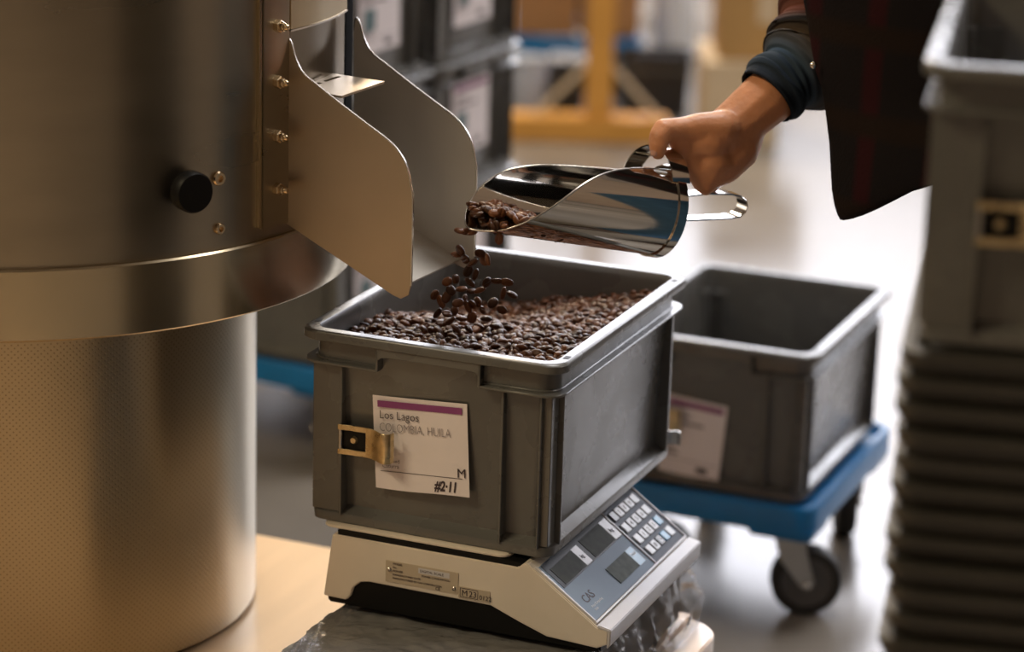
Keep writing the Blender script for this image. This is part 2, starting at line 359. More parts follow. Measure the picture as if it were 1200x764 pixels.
for az in (-12.6,):
    for z in (.957, .899, .842, .786):
        Mx = radial(az, z, RU+.003); b = MB().lathe([(.0001, 0), (.0085, 0), (.0085, .0012), (.0001, .0012)], n=20, M=Mx)
        b.lathe([(.0068, .0012), (.0068, .0072), (.0058, .008), (.0001, .008)], n=6, M=Mx)
        b.lathe([(.0046, .008), (.0046, .0115), (.0036, .0125), (.0036, .0150), (.0022, .0172), (.0001, .0175)], n=14, M=Mx)
        obj('nut', b, M['bolt'], ro, smooth=35)
kb = MB().lathe([(.0001, -.002), (.009, -.002), (.009, .010), (.0200, .012), (.0210, .014), (.0210, .026), (.0195, .0285), (.0001, .029)], n=40, M=radial(-31.0, .805, RU))
obj('knob', kb, M['black'], ro, smooth=35)
for az, z, r in ((-24.4, .809, .0075), (-24.25, .756, .006)):
    Mx = radial(az, z, RU-.001); b = MB().lathe([(.0001, 0), (r, 0), (r, .004), (r*.85, .0055), (r*.5, .0055), (r*.45, .002), (.0001, .002)], n=24, M=Mx)
    obj('screw', b, M['bolt'], ro, smooth=35)
obj('door', curved_plate(-9.2, 12.6, .752, .955, RU-.002, RU+.0012), M['door'], ro)
obj('upper_panel', curved_plate(-9.2, 12.0, .949, 1.34, RU-.002, RU+.0045), M['steel_band'], ro, bevel=.001)
up_ = [o_ for o_ in ro.children if o_.name.startswith('upper_panel')][0]
obj('bright_edge', curved_plate(-9.2, 12.0, .9475, .9495, RU-.001, RU+.0052), M['edge'], up_)
# chute
OUT = Vector((math.cos(math.radians(-4)), math.sin(math.radians(-4)), 0)); WID = Vector((-OUT.y, OUT.x, 0)); N0 = Vector((-.0271, .025, 0))
outl = [(0.0022, 0.7439), (0.0, 0.9271), (0.0015, 0.9389), (0.004, 0.9408), (0.0075, 0.9345), (0.0123, 0.9205), (0.0216, 0.9064), (0.0411, 0.8944), (0.0666, 0.8796), (0.097, 0.8628), (0.1222, 0.849), (0.1353, 0.8382), (0.1446, 0.8243), (0.1499, 0.8044), (0.1522, 0.785), (0.1522, 0.6988), (0.1494, 0.6883), (0.1404, 0.6832), (0.1313, 0.6855)]
CW = .142
def smooth_path(pts, n=5):
    out = []
    for i in range(len(pts)-1):
        p0, p1, p2, p3 = [Vector((*pts[min(max(j, 0), len(pts)-1)], 0)) for j in (i-1, i, i+1, i+2)]
        for k in range(n):
            t = k/n; q = .5*((2*p1)+(p2-p0)*t+(2*p0-5*p1+4*p2-p3)*t*t+(3*p1-p0-3*p2+p3)*t**3); out.append((q.x, q.y))
    return out+[pts[-1]]
outl = outl[:1]+smooth_path(outl[1:16])+outl[16:]
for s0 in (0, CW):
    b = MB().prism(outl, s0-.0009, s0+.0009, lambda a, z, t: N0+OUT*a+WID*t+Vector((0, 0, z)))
    ch = obj('chute_cheek', b, M['chute' if s0 == 0 else 'chute_lit'], ro, bevel=.0004, seg=1)  # far cheek gets the copy lightened for bounced light
    e = MB().strap([N0+OUT*a+WID*s0+Vector((0, 0, z)) for a, z in outl[1:72]], WID, .0022, .0012)
    obj('bright_edge', e, M['edge'], ch)
def cf(a, z, t): return N0+OUT*a+WID*t+Vector((0, 0, z))
obj('chute_floor', MB().prism([(-.004, .757), (.134, .692), (.134, .6905), (-.004, .7555)], .001, CW-.001, cf), M['chute_lit'], ro)  # same lightened steel, bounced light put into its colour
hd = MB()
za, zb2 = .884, .888
for a0, a1, t0, t1 in ((-.003, .008, .012, .102), (.008, .013, .012, .022), (.008, .013, .054, .062), (.008, .013, .094, .102), (.013, .060, .012, .102)):
    hd.prism([(a0, za-a0*.02), (a1, za-a1*.02), (a1, za+.0025-a1*.02), (a0, za+.0025-a0*.02)], t0, t1, cf)
obj('door_handle', hd, M['chute'], ro)

# ------------------------------------------------------------------ crates
def build_crate(name, label, group, clip=True):
    t = thing(name, label, 'crate', (0, 0, 0), 0, group)
    W, D, HT = .3, .4, .214
    def rr(i, z, r): return rrect(i, W-i, i, D-i, r, z)
    b = MB()
    b.loft([rr(.0295, .008, .012), rr(.0270, .010, .014), rr(.0172, .204, .014), rr(.0150, .2125, .015), rr(.0140, .214, .016), rr(.0045, .214, .022), rr(.0038, .21398, .022), rr(.001, .2130, .023), rr(0, .2115, .023), rr(0, .2045, .023),
            rr(.001, .2035, .022), rr(.0120, .2030, .016), rr(.0140, .200, .016), rr(.0235, .018, .016), rr(.0115, .011, .016), rr(.0108, .009, .016), rr(.0112, .001, .016), rr(.0135, 0, .015)])
    obj('shell', b, M['crate'], t, local=True, smooth=35)
    def arc(cx, cy, r, a0, a1, n=6): return [(cx+r*math.cos(a0+(a1-a0)*i/n), cy+r*math.sin(a0+(a1-a0)*i/n)) for i in range(n+1)]
    def lip(mirror, i0, i1, z0, z1, nx):
        r = .022
        p = [(nx, i0)]+arc(W-i0-r, i0+r, r, -PI/2, 0)+arc(W-i0-r, D-i0-r, r, 0, PI/2)+[(nx, D-i0), (nx, D-i1)]+arc(W-i1-.012, D-i1-.012, .012, PI/2, 0)+arc(W-i1-.012, i1+.012, .012, 0, -PI/2)+[(nx, i1)]
        if mirror: p = [(W-x, y) for x, y in p]
        return MB().prism(p, z0, z1, lambda a, bb, tt: Vector((a, bb, tt)))
    for mirror in (0, 1):
        k = lip(mirror, .0022, .0160, .1775, .1805, .207)
        k.v += []; q = lip(mirror, .0120, .0172, .1800, .2040, .209); k.add(q.v, q.f)
        q = lip(mirror, .0100, .0165, .1800, .1825, .209); k.add(q.v, q.f)
        for y0, y1 in ((.0022, .0160), (D-.0160, D-.0022)):
            xa, xb = (.2065, .2095) if not mirror else (W-.2095, W-.2065)
            k.box(xa, xb, y0, y1, .1785, .2045)
        obj('corner_lip', k, M['crate'], t, local=True, bevel=.0007, seg=1)
    for y0, y1 in ((.0022, .0160), (D-.0160, D-.0022)):
        pol = [(.0905, .2040), (.0905, .186), (.0925, .190), (.097, .1935), (.105, .1945), (.195, .1945), (.203, .1935), (.2075, .190), (.2095, .186), (.2095, .2040)]
        obj('grip_rail', MB().prism(pol, y0, y1, lambda a, z, tt: Vector((a, tt, z))), M['crate'], t, local=True, bevel=.0008, seg=1)
    bars = []
    for x in (.0485, .2325, .2750):
        wdt = .003 if x < .27 else .0025
        bars += [(x-wdt/2, x+wdt/2, .0085, .0250, .010, .1785), (x-wdt/2, x+wdt/2, D-.0250, D-.0085, .010, .1785)]
    for y in (.0345, D-.0345):
        for x0, x1 in ((.0085, .0250), (W-.0250, W-.0085)): bars.append((x0, x1, y-.0014, y+.0014, .010, .1785))
    for x0, x1 in ((.0145, .0250), (W-.0250, W-.0145)): bars += [(x0, x1, .014, .033, .012, .178), (x0, x1, D-.032, D-.012, .012, .178)]
    for y0, y1 in ((.0125, .0250), (D-.0250, D-.0125)): bars.append((.014, .0485, y0, y1, .012, .178))
    for a in bars: obj('rib', MB().box(*a), M['crate'], t, local=True, bevel=.0008, seg=1)
    for x0, x1, y0, y1 in ((.2885, .2945, .030, .040), (.2885, .2945, D-.040, D-.030), (.0055, .0115, .030, .040), (.0055, .0115, D-.040, D-.030)): obj('rim_slot', MB().box(x0, x1, y0, y1, .2135, .2143), M['black'], t, local=True)
    if clip:
        cl = MB(); zc = .097
        prof = [(.079, .0068), (.086, .0055), (.094, .0015), (.101, -.0035), (.1065, -.0045), (.1105, -.0015), (.1122, .0045)]
        cl.strap([(x, y, zc) for x, y in prof], (0, 0, 1), .033, .0016)
        for dz in (-.0135, .0135): cl.strap([(x, y, zc+dz) for x, y in ((.0475, .0050), (.0485, .0045), (.060, .0060), (.080, .0068))], (0, 0, 1), .006, .0016)
        cp = obj('label_clip', cl, M['brass'], t, local=True, bevel=.0004, seg=1)
        obj('clip_slot', MB().box(.047, .080, .0085, .0145, zc-.0115, zc+.0115), M['black'], cp, local=True)
        obj('rivet', MB().lathe([(.0001, .003), (.003, .003), (.0045, 0), (.0055, -.002)], n=16, M=Matrix.Translation((.0645, .0085, zc)) @ Matrix.Rotation(PI/2, 4, 'X')), M['brass'], cp, local=True, smooth=40)
        obj('hinge_pin', MB().tube([(.0495, .0065, zc-.012), (.0495, .0065, zc+.012)], .0022, 10), M['zinc'], cp, local=True, smooth=40)
    return t
CRZ = .426
crate = build_crate('plastic_crate', 'grey plastic crate full of coffee beans standing on the scale', 'grey euro crates')
def crate_copy(loc, rz, label):
    o = copy_tree(crate); o.location = loc; o.rotation_euler = (0, 0, rz); o['label'] = label; return o
crate_copy((-.001, .9486, .174), 0, 'empty grey plastic crate on the blue wheeled dolly right of centre')
crate.location = (0, 0, CRZ)
# second clip on the back of the front crate
bc = MB().strap([(.262, .3885, .0), (.272, .394, .0), (.283, .405, .0), (.290, .408, .0), (.2945, .403, .0)], (0, 0, 1), .016, .0016)
bc.v = [(x, y, z+.014) for x, y, z in bc.v]
obj('label_clip', bc, M['zinc'], crate, local=True)

# label cards
def card_frame(tl, tr, bl):
    tl, tr, bl = Vector(tl), Vector(tr), Vector(bl); x = (tr-tl).normalized(); y = (tl-bl); y = (y-x*y.dot(x)).normalized(); n = x.cross(y)
    return tl, x, y, n, (tr-tl).length, (tl-bl).length
def make_card(label, tl, tr, bl, detail=True):
    o0, x, y, n, wd, ht = card_frame(tl, tr, bl)
    ctr = o0+x*wd/2-y*ht
    t = thing('label_card', label, 'label', tuple(ctr), 0, 'paper label cards')
    def P(u, v, k=0.): return o0+x*(u*wd)-y*(v*ht)+n*k
    g = MB(); nn = 8; loops = []
    for i in range(nn+1):
        u = i/nn; cu = .0012*math.sin(u*PI)+.0012*u*u
        loops.append([P(u, 0, cu), P(u, 1.0+.006*math.sin(u*6), cu+.001), P(u, 1.0+.006*math.sin(u*6), cu+.0006), P(u, 0, cu-.0004)])
    g.loft(loops); obj('paper', g, M['card'], t, smooth=50)
    def quad(u0, u1, v0, v1, k=.0026): 
        return MB().loft([[P(u0, v0, k), P(u0, v1, k), P(u0, v1, k-.0003), P(u0, v0, k-.0003)], [P(u1, v0, k), P(u1, v1, k), P(u1, v1, k-.0003), P(u1, v0, k-.0003)]])
    obj('purple_band', quad(.06, .95, .045, .115), M['purple'], t)
    loc = root_of(t).location
    def tx(s, u, v, size, m, off=0., nm='lettering', shear=0., wu=None):
        Mx = Matrix((( x.x, y.x, n.x, 0), (x.y, y.y, n.y, 0), (x.z, y.z, n.z, 0), (0, 0, 0, 1))); Mx.translation = P(u, v, .0029)-loc
        return text(nm, s, size, m, t, Mx, 'LEFT', off, shear, wu*wd if wu else None)
    if detail:
        tx('Los Lagos', .075, .235, .0128, M['ink'], -.0001, wu=.41); tx('COLOMBIA, HUILA', .07, .372, .0136, M['ink_grey'], -.00025, wu=.75)
        tx('Washed', .085, .708, .0062, M['ink_grey']); tx('Caturra', .085, .765, .0062, M['ink_grey'])
        tx('M', .875, .790, .0140, M['ink']); obj('rule', quad(.065, .93, .802, .808), M['ink'], t)
        tx('#2\u00b711', .635, .955, .0155, M['ink'], .0005, 'handwriting', .2, wu=.235)
    else:
        for v, u1 in ((.22, .42), (.31, .66), (.66, .25), (.72, .3)): obj('print_line', quad(.08, u1, v, v+.035), M['ink_grey'], t)
        obj('rule', quad(.07, .93, .80, .808), M['ink_grey'], t); obj('handwriting', quad(.62, .8, .86, .93), M['ink'], t)
    return t
yc = .0165
make_card('white card reading Los Lagos clipped to the bean filled crate', (.0815, yc, .5735), (.1905, yc-.001, .5805), (.0935, yc-.001, .4725))
make_card('white card with purple stripe on the empty crate right of centre', (.085, .966, .302), (.174, .966, .2955), (.085, .966, .190), False)

# ------------------------------------------------------------------ bundle wrapped in film under the scale
BZ0, BZ1 = PZ, .3335
bu = thing('wrapped_bundle', 'dark bundle in wrinkled clear film beneath the scale', 'bundle', (.19, .05, PZ))
obj('core', MB().box(.055, .330, -.20, .335, BZ0+.001, BZ1-.006), M['core'], bu, bevel=.012, seg=3)
g = MB(); fx0, fx1, fy0, fy1 = .050, .334, -.21, .343; hh_ = BZ1-BZ0-.004; st_ = .0042
nxs = int((fx1-fx0+2*hh_)/st_); nys = int((fy1-fy0+2*hh_)/st_); vs = []
for j_ in range(nys+1):
    for i_ in range(nxs+1):
        X = fx0-hh_+(fx1-fx0+2*hh_)*i_/nxs; Y = fy0-hh_+(fy1-fy0+2*hh_)*j_/nys
        ox = max(fx0-X, X-fx1, 0); oy = max(fy0-Y, Y-fy1, 0); drop = max(ox, oy)
        p = Vector((min(max(X, fx0), fx1), min(max(Y, fy0), fy1), BZ1-.003-drop))
        nz = noise.fractal(p*24, 1.0, 2.0, 4); rg = abs(noise.noise(p*17+Vector((3, 1, 7))+Vector((nz, nz, nz))*.8)); crs = max(0, .22-rg)/.22
        if drop > 0:
            d = Vector(((1 if X > fx1 else -1 if X < fx0 else 0)*(ox > 0), (1 if Y > fy1 else -1 if Y < fy0 else 0)*(oy > 0), 0)); d.normalize()
            p += d*(.002*nz+.0028*crs+.014*(drop/hh_)*(1 if X > fx1 else .4)+.010*math.sin(drop/hh_*PI)*(.5+nz))
            p.z = max(p.z, BZ0+.0012)
        else: p.z += min(.0022, .0012*nz+.0024*crs-.001)
        vs.append(p)
nn_ = nxs+1
g.add(vs, [(j_*nn_+i_, j_*nn_+i_+1, (j_+1)*nn_+i_+1, (j_+1)*nn_+i_) for j_ in range(nys) for i_ in range(nxs)])
obj('film', g, M['film'], bu, smooth=60)

# ------------------------------------------------------------------ retail scale
SC_D = .285
sc = thing('counter_scale', 'cream weighing scale with blue grey keypad panel under the crate', 'scale', (.19, .14, BZ1))
def xz(a, z, t): return Vector((a, t, z))
body = [(.0445, .4165), (.0345, .3445), (.062, .3440), (.067, .350), (.070, .360), (.078, .3675), (.088, .3695), (.229, .3685), (.262, .356), (.293, .3455), (.349, .3430), (.3605, .349), (.3615, .366), (.350, .3655), (.2690, .4225), (.2650, .4220), (.2590, .4165)]
obj('housing', MB().prism(body, 0, SC_D, xz), M['cream'], sc, bevel=.0012)
obj('base', MB().box(.0375, .352, .004, SC_D-.004, .3365, .3480).box(.060, .335, .003, SC_D-.003, .3405, .372), M['black'], sc, bevel=.002)
for x in (.06, .32):
    for y in (.03, .25): obj('foot', MB().lathe([(.0001, BZ1-.0005), (.012, BZ1-.0005), (.013, .338), (.0001, .338)], (x, y, 0), 20), M['rubber'], sc, smooth=40)
obj('nose_trim', MB().prism([(.3605, .3440), (.3640, .350), (.3645, .3660), (.3490, .3690), (.3485, .3655), (.3600, .3630)], -.0005, SC_D+.0005, xz), M['silver_trim'], sc, bevel=.001)
obj('platter', MB().loft([rrect(.030, .246, .004, .29, .012, .4222), rrect(.030, .246, .004, .29, .012, .4250), rrect(.033, .243, .007, .287, .012, .4262)]), M['cream'], sc, bevel=.0006)
obj('platter_neck', MB().prism([(.050, .4145), (.2585, .4145), (.2640, .4218), (.050, .4218)], .002, .280, xz), M['black'], sc)
PS0 = Vector((.268, 0, .4235)); PDX = Vector((.081, 0, -.057)).normalized(); PN = Vector((-PDX.z, 0, PDX.x)) 
def pl(s, y, k=0.): return PS0+PDX*s+Vector((0, y, 0))+PN*k
def pbox(s0, s1, y0, y1, k0, k1):
    vs = [pl(s, y, k) for s in (s0, s1) for y in (y0, y1) for k in (k0, k1)]
    return MB().add(vs, [(0, 1, 3, 2), (4, 6, 7, 5), (0, 4, 5, 1), (2, 3, 7, 6), (0, 2, 6, 4), (1, 5, 7, 3)])
pn = obj('display_panel', pbox(.012, .0935, .0065, .186, -.002, .0012), M['panel'], sc, bevel=.0006, seg=1)
obj('display_window', pbox(.013, .0465, .012, .187, .0005, .0016), M['black'], pn)
kp = obj('keypad_panel', pbox(.012, .0935, .190, .281, -.002, .0012), M['panel_dark'], sc, bevel=.0006, seg=1)
fr = MB()
for a in ((.0935, .0965, .003, .284), (.010, .0935, .003, .0062), (.010, .0935, .2815, .2845), (.010, .0935, .1865, .1895)):
    q = pbox(*a, -.002, .0024); fr.add(q.v, q.f)
obj('panel_frame', fr, M['silver_trim'], sc, bevel=.0006, seg=1)
for a, m in (((.0215, .0445, .020, .080), 'lcd'), ((.0190, .0445, .106, .166), 'lcd'), ((.061, .0835, .101, .159), 'lcd2')):
    obj('liquid_crystal_display', pbox(*a, .001, .0020), M[m], sc)
for a in ((.0205, .0450, .0805, .0960), (.0190, .0450, .1665, .1840)): obj('unit_strip', pbox(*a, .001, .0019), M['silver_trim'], sc)
obj('blue_strip', pbox(.061, .0838, .160, .177, .001, .0015), M['light_blue'], sc)
def ptext(nm, s, size, m, s_, y_, k=.0022, off=0.):
    # reads along +y, top towards smaller s
    X = Vector((0, 1, 0)); Y = -PDX; Z = PN; Mx = Matrix(((X.x, Y.x, Z.x, 0), (X.y, Y.y, Z.y, 0), (X.z, Y.z, Z.z, 0), (0, 0, 0, 1))); Mx.translation = pl(s_, y_, k)-sc.location
    return text(nm, s, size, m, sc, Mx, 'LEFT', off)
ptext('lettering', 'CAS', .0140, M['ink'], .0740, .020, .0014, .0001)
for i, (s_, tx_) in enumerate(((.0815, 'Price Computing'), (.086, 'Scale'))): ptext('lettering', tx_, .0042, M['key'], s_, .022, .0014)
ptext('lettering', 'kg', .0075, M['ink'], .036, .0835); ptext('lettering', '/kg', .0075, M['ink'], .036, .169); ptext('lettering', 'Total', .006, M['key'], .071, .162, .0017)
for yy in (.03, .05, .07, .12, .14): ptext('lettering', '8', .0, M['lcd2'], .04, yy) if False else None
rows = [(.020, .027), (.036, .044), (.053, .061), (.070, .078)]
colsy = [.2005, .2165, .2325, .2485, .2645]
for ri, s_ in enumerate((.0250, .0430, .0610, .0785)):
    for ci, y_ in enumerate(colsy):
        m = 'key'
        if (ri, ci) == (0, 0): m = 'key_dark'
        if (ri, ci) == (2, 4): m = 'key_blue'
        if (ri, ci) == (3, 3): m = 'key_blue'
        if (ri, ci) == (3, 2): m = 'key_dark'
        obj('key', pbox(s_-.0062, s_+.0062, y_-.0060, y_+.0072, .001, .0032), M[m], sc, bevel=.0008, seg=1)
nums = {(0, 1): '7', (0, 2): '8', (0, 3): '9', (1, 1): '4', (1, 2): '5', (1, 3): '6', (2, 1): '1', (2, 2): '2', (2, 3): '3', (3, 1): '0', (3, 2): 'C'}
for (ri, ci), s in nums.items(): ptext('lettering', s, .0085, M['key' if s == 'C' else 'ink'], (.0250, .0430, .0610, .0785)[ri]+.003, colsy[ci]-.002, .0034)
# rating plate and sticker on the front of the housing
def fbox(x0, x1, z0, z1, sl=0.0, k=.0008): return MB().add([(x, -k if f else .0003, z) for x, z in ((x0, z0), (x1, z0), (x1, z1), (x0, z1)) for f in (0, 1)], [(0, 2, 4, 6), (1, 7, 5, 3), (0, 1, 3, 2), (2, 3, 5, 4), (4, 5, 7, 6), (6, 7, 1, 0)])
rp = obj('rating_plate', fbox(.108, .192, .3745, .3985), M['sticker'], sc)
st = obj('approval_sticker', fbox(.1925, .2285, .3715, .3840), M['sticker'], sc)
def ftext(s, size, x, z, m='ink', par=sc, off=0.): 
    Mx = Matrix(((1, 0, 0, x), (0, 0, -1, -.0011), (0, 1, 0, z), (0, 0, 0, 1))); Mx.translation = Vector((x, -.0011, z))-sc.location
    return text('lettering', s, size, M[m], par, Mx, 'LEFT', off)
ftext('M', .0092, .1962, .3745, par=st); ftext('23', .0092, .2045, .3745, par=st); ftext('0122', .0070, .2165, .3735, par=st)
for a in ((.1945, .2150, .3728, .3733), (.1945, .2150, .3824, .3829), (.1945, .1950, .3728, .3829), (.2145, .2150, .3728, .3829)): obj('sticker_border', fbox(*a, k=.0011), M['ink'], st)
for s, size, x, z in (('MODEL', .0034, .1165, .3948), ('No', .0034, .1165, .3908), ('POWER', .0034, .1165, .3868), ('POWER CONSUMPTION', .0030, .150, .3868), ('MANUFACTURED DATE', .0030, .1165, .3828), ('MANUFACTURED BY CAS CORPORATION', .0030, .1165, .3788)): ftext(s, size, x, z, par=rp)
ftext('CE', .0048, .1660, .3752, par=rp)
obj('serial_strip', fbox(.146, .182, .3905, .3965, k=.001), M['silver_trim'], rp)
ftext('DIGITAL SCALE', .0040, .148, .3920, par=rp)
for x, z in ((.1125, .3885), (.1875, .3805)): obj('rivet', MB().lathe([(.0026, 0), (.0020, .0014), (.0001, .0018)], n=14, M=Matrix.Translation((x, -.0008, z)) @ Matrix.Rotation(PI/2, 4, 'X')), M['edge'], rp, smooth=60)

# ------------------------------------------------------------------ dolly
def build_dolly(name, label, wd, dp, loc, rz):
    t = thing(name, label, 'dolly', loc, rz, 'blue crate dollies')
    zt = .174; ho = .038
    f = MB()
    o = [rrect(0, wd, 0, dp, .03, zt-ho), rrect(0, wd, 0, dp, .03, zt-.004), rrect(.002, wd-.002, .002, dp-.002, .03, zt), rrect(.010, wd-.010, .010, dp-.010, .026, zt), rrect(.012, wd-.012, .012, dp-.012, .026, zt-.012), rrect(.07, wd-.07, .07, dp-.07, .02, zt-.012), rrect(.07, wd-.07, .07, dp-.07, .02, zt-ho)]
    f.loft(o+[o[0]], False, False)
    obj('deck', f, M['blue'], t, local=True, smooth=35)
    for cx, cy in ((.055, .055), (wd-.050, .055), (wd-.050, dp-.055), (.055, dp-.055)):
        obj('corner_pad', MB().loft([rrect(cx-.045, cx+.045, cy-.045, cy+.045, .012, zt-ho-.012), rrect(cx-.05, cx+.05, cy-.05, cy+.05, .014, zt-ho+.004)]), M['blue'], t, local=True, smooth=35)
        ang = ((.5, 1.7), (.39, 1.95))[cx > wd/2][cy > dp/2]
        Mx = Matrix.Translation((cx, cy, 0)) @ Matrix.Rotation(ang, 4, 'Z')
        cs = MB()
        pol = [(-.020, .122), (.024, .122), (.026, .100), (.040, .052), (.034, .042), (.022, .044), (-.010, .085)]
        for y0 in (-.022, .019): cs.prism(pol, y0, y0+.003, lambda a, z, q: Mx @ Vector((a, q, z)))
        cs.prism([(-.02, .118), (.024, .118), (.024, .1245), (-.02, .1245)], -.022, .022, lambda a, z, q: Mx @ Vector((a, q, z)))
        ca = obj('caster_fork', cs, M['zinc'], t, local=True, bevel=.0008, seg=1)
        Wm = Mx @ Matrix.Translation((.030, 0, .05)) @ Matrix.Rotation(PI/2, 4, 'X')
        obj('tyre', MB().lathe([(.036, -.014), (.046, -.015), (.050, -.010), (.050, .010), (.046, .015), (.036, .014)], n=40, M=Wm), M['rubber'], ca, local=True, smooth=40)
        obj('wheel_disc', MB().lathe([(.0001, -.012), (.030, -.011), (.037, -.013), (.037, .013), (.030, .011), (.0001, .012)], n=40, M=Wm), M['wheel_grey'], ca, local=True, smooth=40)
        obj('axle_nut', MB().lathe([(.0001, -.026), (.006, -.026), (.0065, -.018), (.0065, .018), (.006, .026), (.0001, .026)], n=6, M=Wm), M['edge'], ca, local=True)
    return t
build_dolly('crate_dolly', 'blue wheeled dolly under the empty grey crate', .322, .424, (-.011, .937, 0), 0)

# ------------------------------------------------------------------ stack behind the roaster
SR = math.radians(85)
SO = Vector((-.535, 1.205, 0)); sx = Vector((math.cos(SR), math.sin(SR), 0)); sy = Vector((-sx.y, sx.x, 0))
build_dolly('crate_dolly', 'blue wheeled dolly behind the steel pedestal under stacked crates', .63, .424, tuple(SO-sx*.012-sy*.012), SR)
tier = ['bottom', 'middle', 'top']
for col_ in range(2):
    for k in range(3):
        p = SO+sx*(.303*col_)+Vector((0, 0, .174+.2145*k))
        cc = crate_copy(tuple(p), SR, 'blurred grey crate behind the roaster, %s of the %s column' % (tier[k], ['nearer', 'farther'][col_]))
        for ch in list(cc.children):
            if ch.name.startswith('label_clip'):
                for g_ in list(ch.children): bpy.data.objects.remove(g_)
                bpy.data.objects.remove(ch)
        def q(u, z): return p+sx*u+sy*.0125+Vector((0, 0, z))
        cw = make_card('blurred white card on the %s crate of the %s column behind the roaster' % (tier[k], ['nearer', 'farther'][col_]), q(.065, .175), q(.190, .175), q(.065, .055), False)
        cl_ = root_of(cw).location
        obj('printed_mark', MB().prism([(0, 0), (1, 0), (1, 1), (0, 1)], .0024, .0028, lambda a, b, tt: q(.080+.034*a, .090+.034*b)-sy*tt), M['teal_print'], cw)

# ------------------------------------------------------------------ foreground stack at the right
FR = math.radians(11)
FO = Vector((.781, -.545, 0))
FB = FO.copy()
fo = crate_copy((FO.x, FO.y, .885-.004), FR, 'out of focus grey crate in the right foreground, topmost of its stack')
fx = Vector((math.cos(FR), math.sin(FR), 0)); fy = Vector((-fx.y, fx.x, 0))
def build_tray():
    t = thing('flat_tray', '', 'tray', (0, 0, 0), 0, 'flat trays stacked under the foreground crate')
    b = MB().loft([rrect(.02, .28, .02, .38, .014, .0015), rrect(.02, .28, .02, .38, .014, .0), rrect(.008, .292, .008, .392, .02, .0), rrect(.004, .296, .004, .396, .02, .004), rrect(.001, .299, .001, .399, .022, .0095), rrect(.0, .30, .0, .40, .022, .0115), rrect(.0, .30, .0, .40, .022, .0185), rrect(.003, .297, .003, .397, .02, .0195), rrect(.012, .288, .012, .388, .016, .0195), rrect(.016, .284, .016, .384, .014, .004)])
    obj('shell', b, M['crate_dark'], t, local=True, smooth=35)
    return t
tr = build_tray()
n_tray = 31
ORD = ['first', 'second', 'third', 'fourth', 'fifth', 'sixth', 'seventh', 'eighth', 'ninth', 'tenth', 'eleventh', 'twelfth', 'thirteenth', 'fourteenth', 'fifteenth', 'sixteenth', 'seventeenth', 'eighteenth', 'nineteenth']
ORD += ['twentieth']+['twenty-'+o_ for o_ in ORD[:9]]+['thirtieth', 'thirty-first']
for k in range(n_tray):
    o = tr if k == 0 else copy_tree(tr)
    j = random.uniform(-.004, .004)
    o.location = FO+fx*(j)+fy*random.uniform(-.003, .003)+Vector((0, 0, .879-.0212*(k+1))); o.rotation_euler = (0, 0, FR+random.uniform(-.01, .01))
    o['label'] = 'dark flat tray in the right foreground stack, %s below the blurred grey crate' % ORD[k]
zlow = .879-.0212*n_tray
build_dolly('crate_dolly', 'blue wheeled dolly beneath the tray stack in the right foreground', .322, .424, tuple(FO-fx*.011-fy*.012), FR)

# ------------------------------------------------------------------ beans
def bean_template(nu, ang):
    a, b, c_ = .0060, .0047, .0031; vs = []; fs = []
    vs.append((-a, 0, 0))
    for i in range(1, nu):
        t = -PI/2+PI*i/nu; x = a*math.sin(t); r = math.cos(t)**.85
        for th in ang:
            y = b*r*math.cos(th); z = c_*r*math.sin(th)
            if z < 0:
                z *= .72; z += .0013*r*math.exp(-(y/.0007)**2)
            vs.append((x, y, z))
    vs.append((a, 0, 0)); n = len(ang)
    for k in range(n): fs.append((0, 1+(k+1) % n, 1+k))
    for i in range(nu-2):
        for k in range(n):
            p, q, r_, s = 1+i*n+k, 1+i*n+(k+1) % n, 1+(i+1)*n+(k+1) % n, 1+(i+1)*n+k
            fs.append((p, q, r_)); fs.append((p, r_, s))
    e = len(vs)-1
    for k in range(n): fs.append((e, 1+(nu-2)*n+k, 1+(nu-2)*n+(k+1) % n))
    return np.array(vs), np.array(fs)
d2 = math.radians
ANG_F = [d2(x) for x in (-90, -82, -72, -45, -10, 20, 50, 90, 130, 160, 190, 225, 252, 262)]
ANG_C = [d2(x) for x in (-90, -76, -30, 30, 90, 150, 210, 256)]
def tri_mesh(name, V, F, m):
    me = bpy.data.meshes.new(name); me.vertices.add(len(V)); me.vertices.foreach_set('co', V.astype(np.float32).ravel())
    me.loops.add(F.size); me.loops.foreach_set('vertex_index', F.astype(np.int32).ravel())
    me.polygons.add(len(F)); me.polygons.foreach_set('loop_start', np.arange(0, F.size, 3, dtype=np.int32)); me.polygons.foreach_set('use_smooth', np.ones(len(F), dtype=bool))
    me.update(calc_edges=True); me.validate(); me.materials.append(m); return me
VF, FF = bean_template(10, ANG_F); VC, FC = bean_template(7, ANG_C)
bean_me = [tri_mesh('coffee_bean', VF*np.array(s), FF, M['bean']) for s in ((1, 1, 1), (1.08, .96, 1), (.93, 1.02, 1.05))]
def rand_rot(tilt=1.0):
    if tilt >= 1: q = Vector((random.gauss(0, 1), random.gauss(0, 1), random.gauss(0, 1), )).normalized(); return Matrix.Rotation(random.uniform(0, 2*PI), 3, q)
    flip = Matrix.Rotation(PI if random.random() < .42 else 0, 3, 'X')
    return Matrix.Rotation(random.uniform(0, 2*PI), 3, 'Z') @ Matrix.Rotation(random.gauss(0, tilt), 3, 'X') @ Matrix.Rotation(random.gauss(0, tilt), 3, 'Y') @ flip
def bean_obj(p, rot, label, group, s=1.):
    o = link('coffee_bean', random.choice(bean_me)); o.matrix_world = Matrix.Translation(p) @ rot.to_4x4() @ Matrix.Scale(s, 4)
    return tag(o, label, 'bean', group)
def sst(a, b, x): t = min(1, max(0, (x-a)/(b-a))); return t*t*(3-2*t)
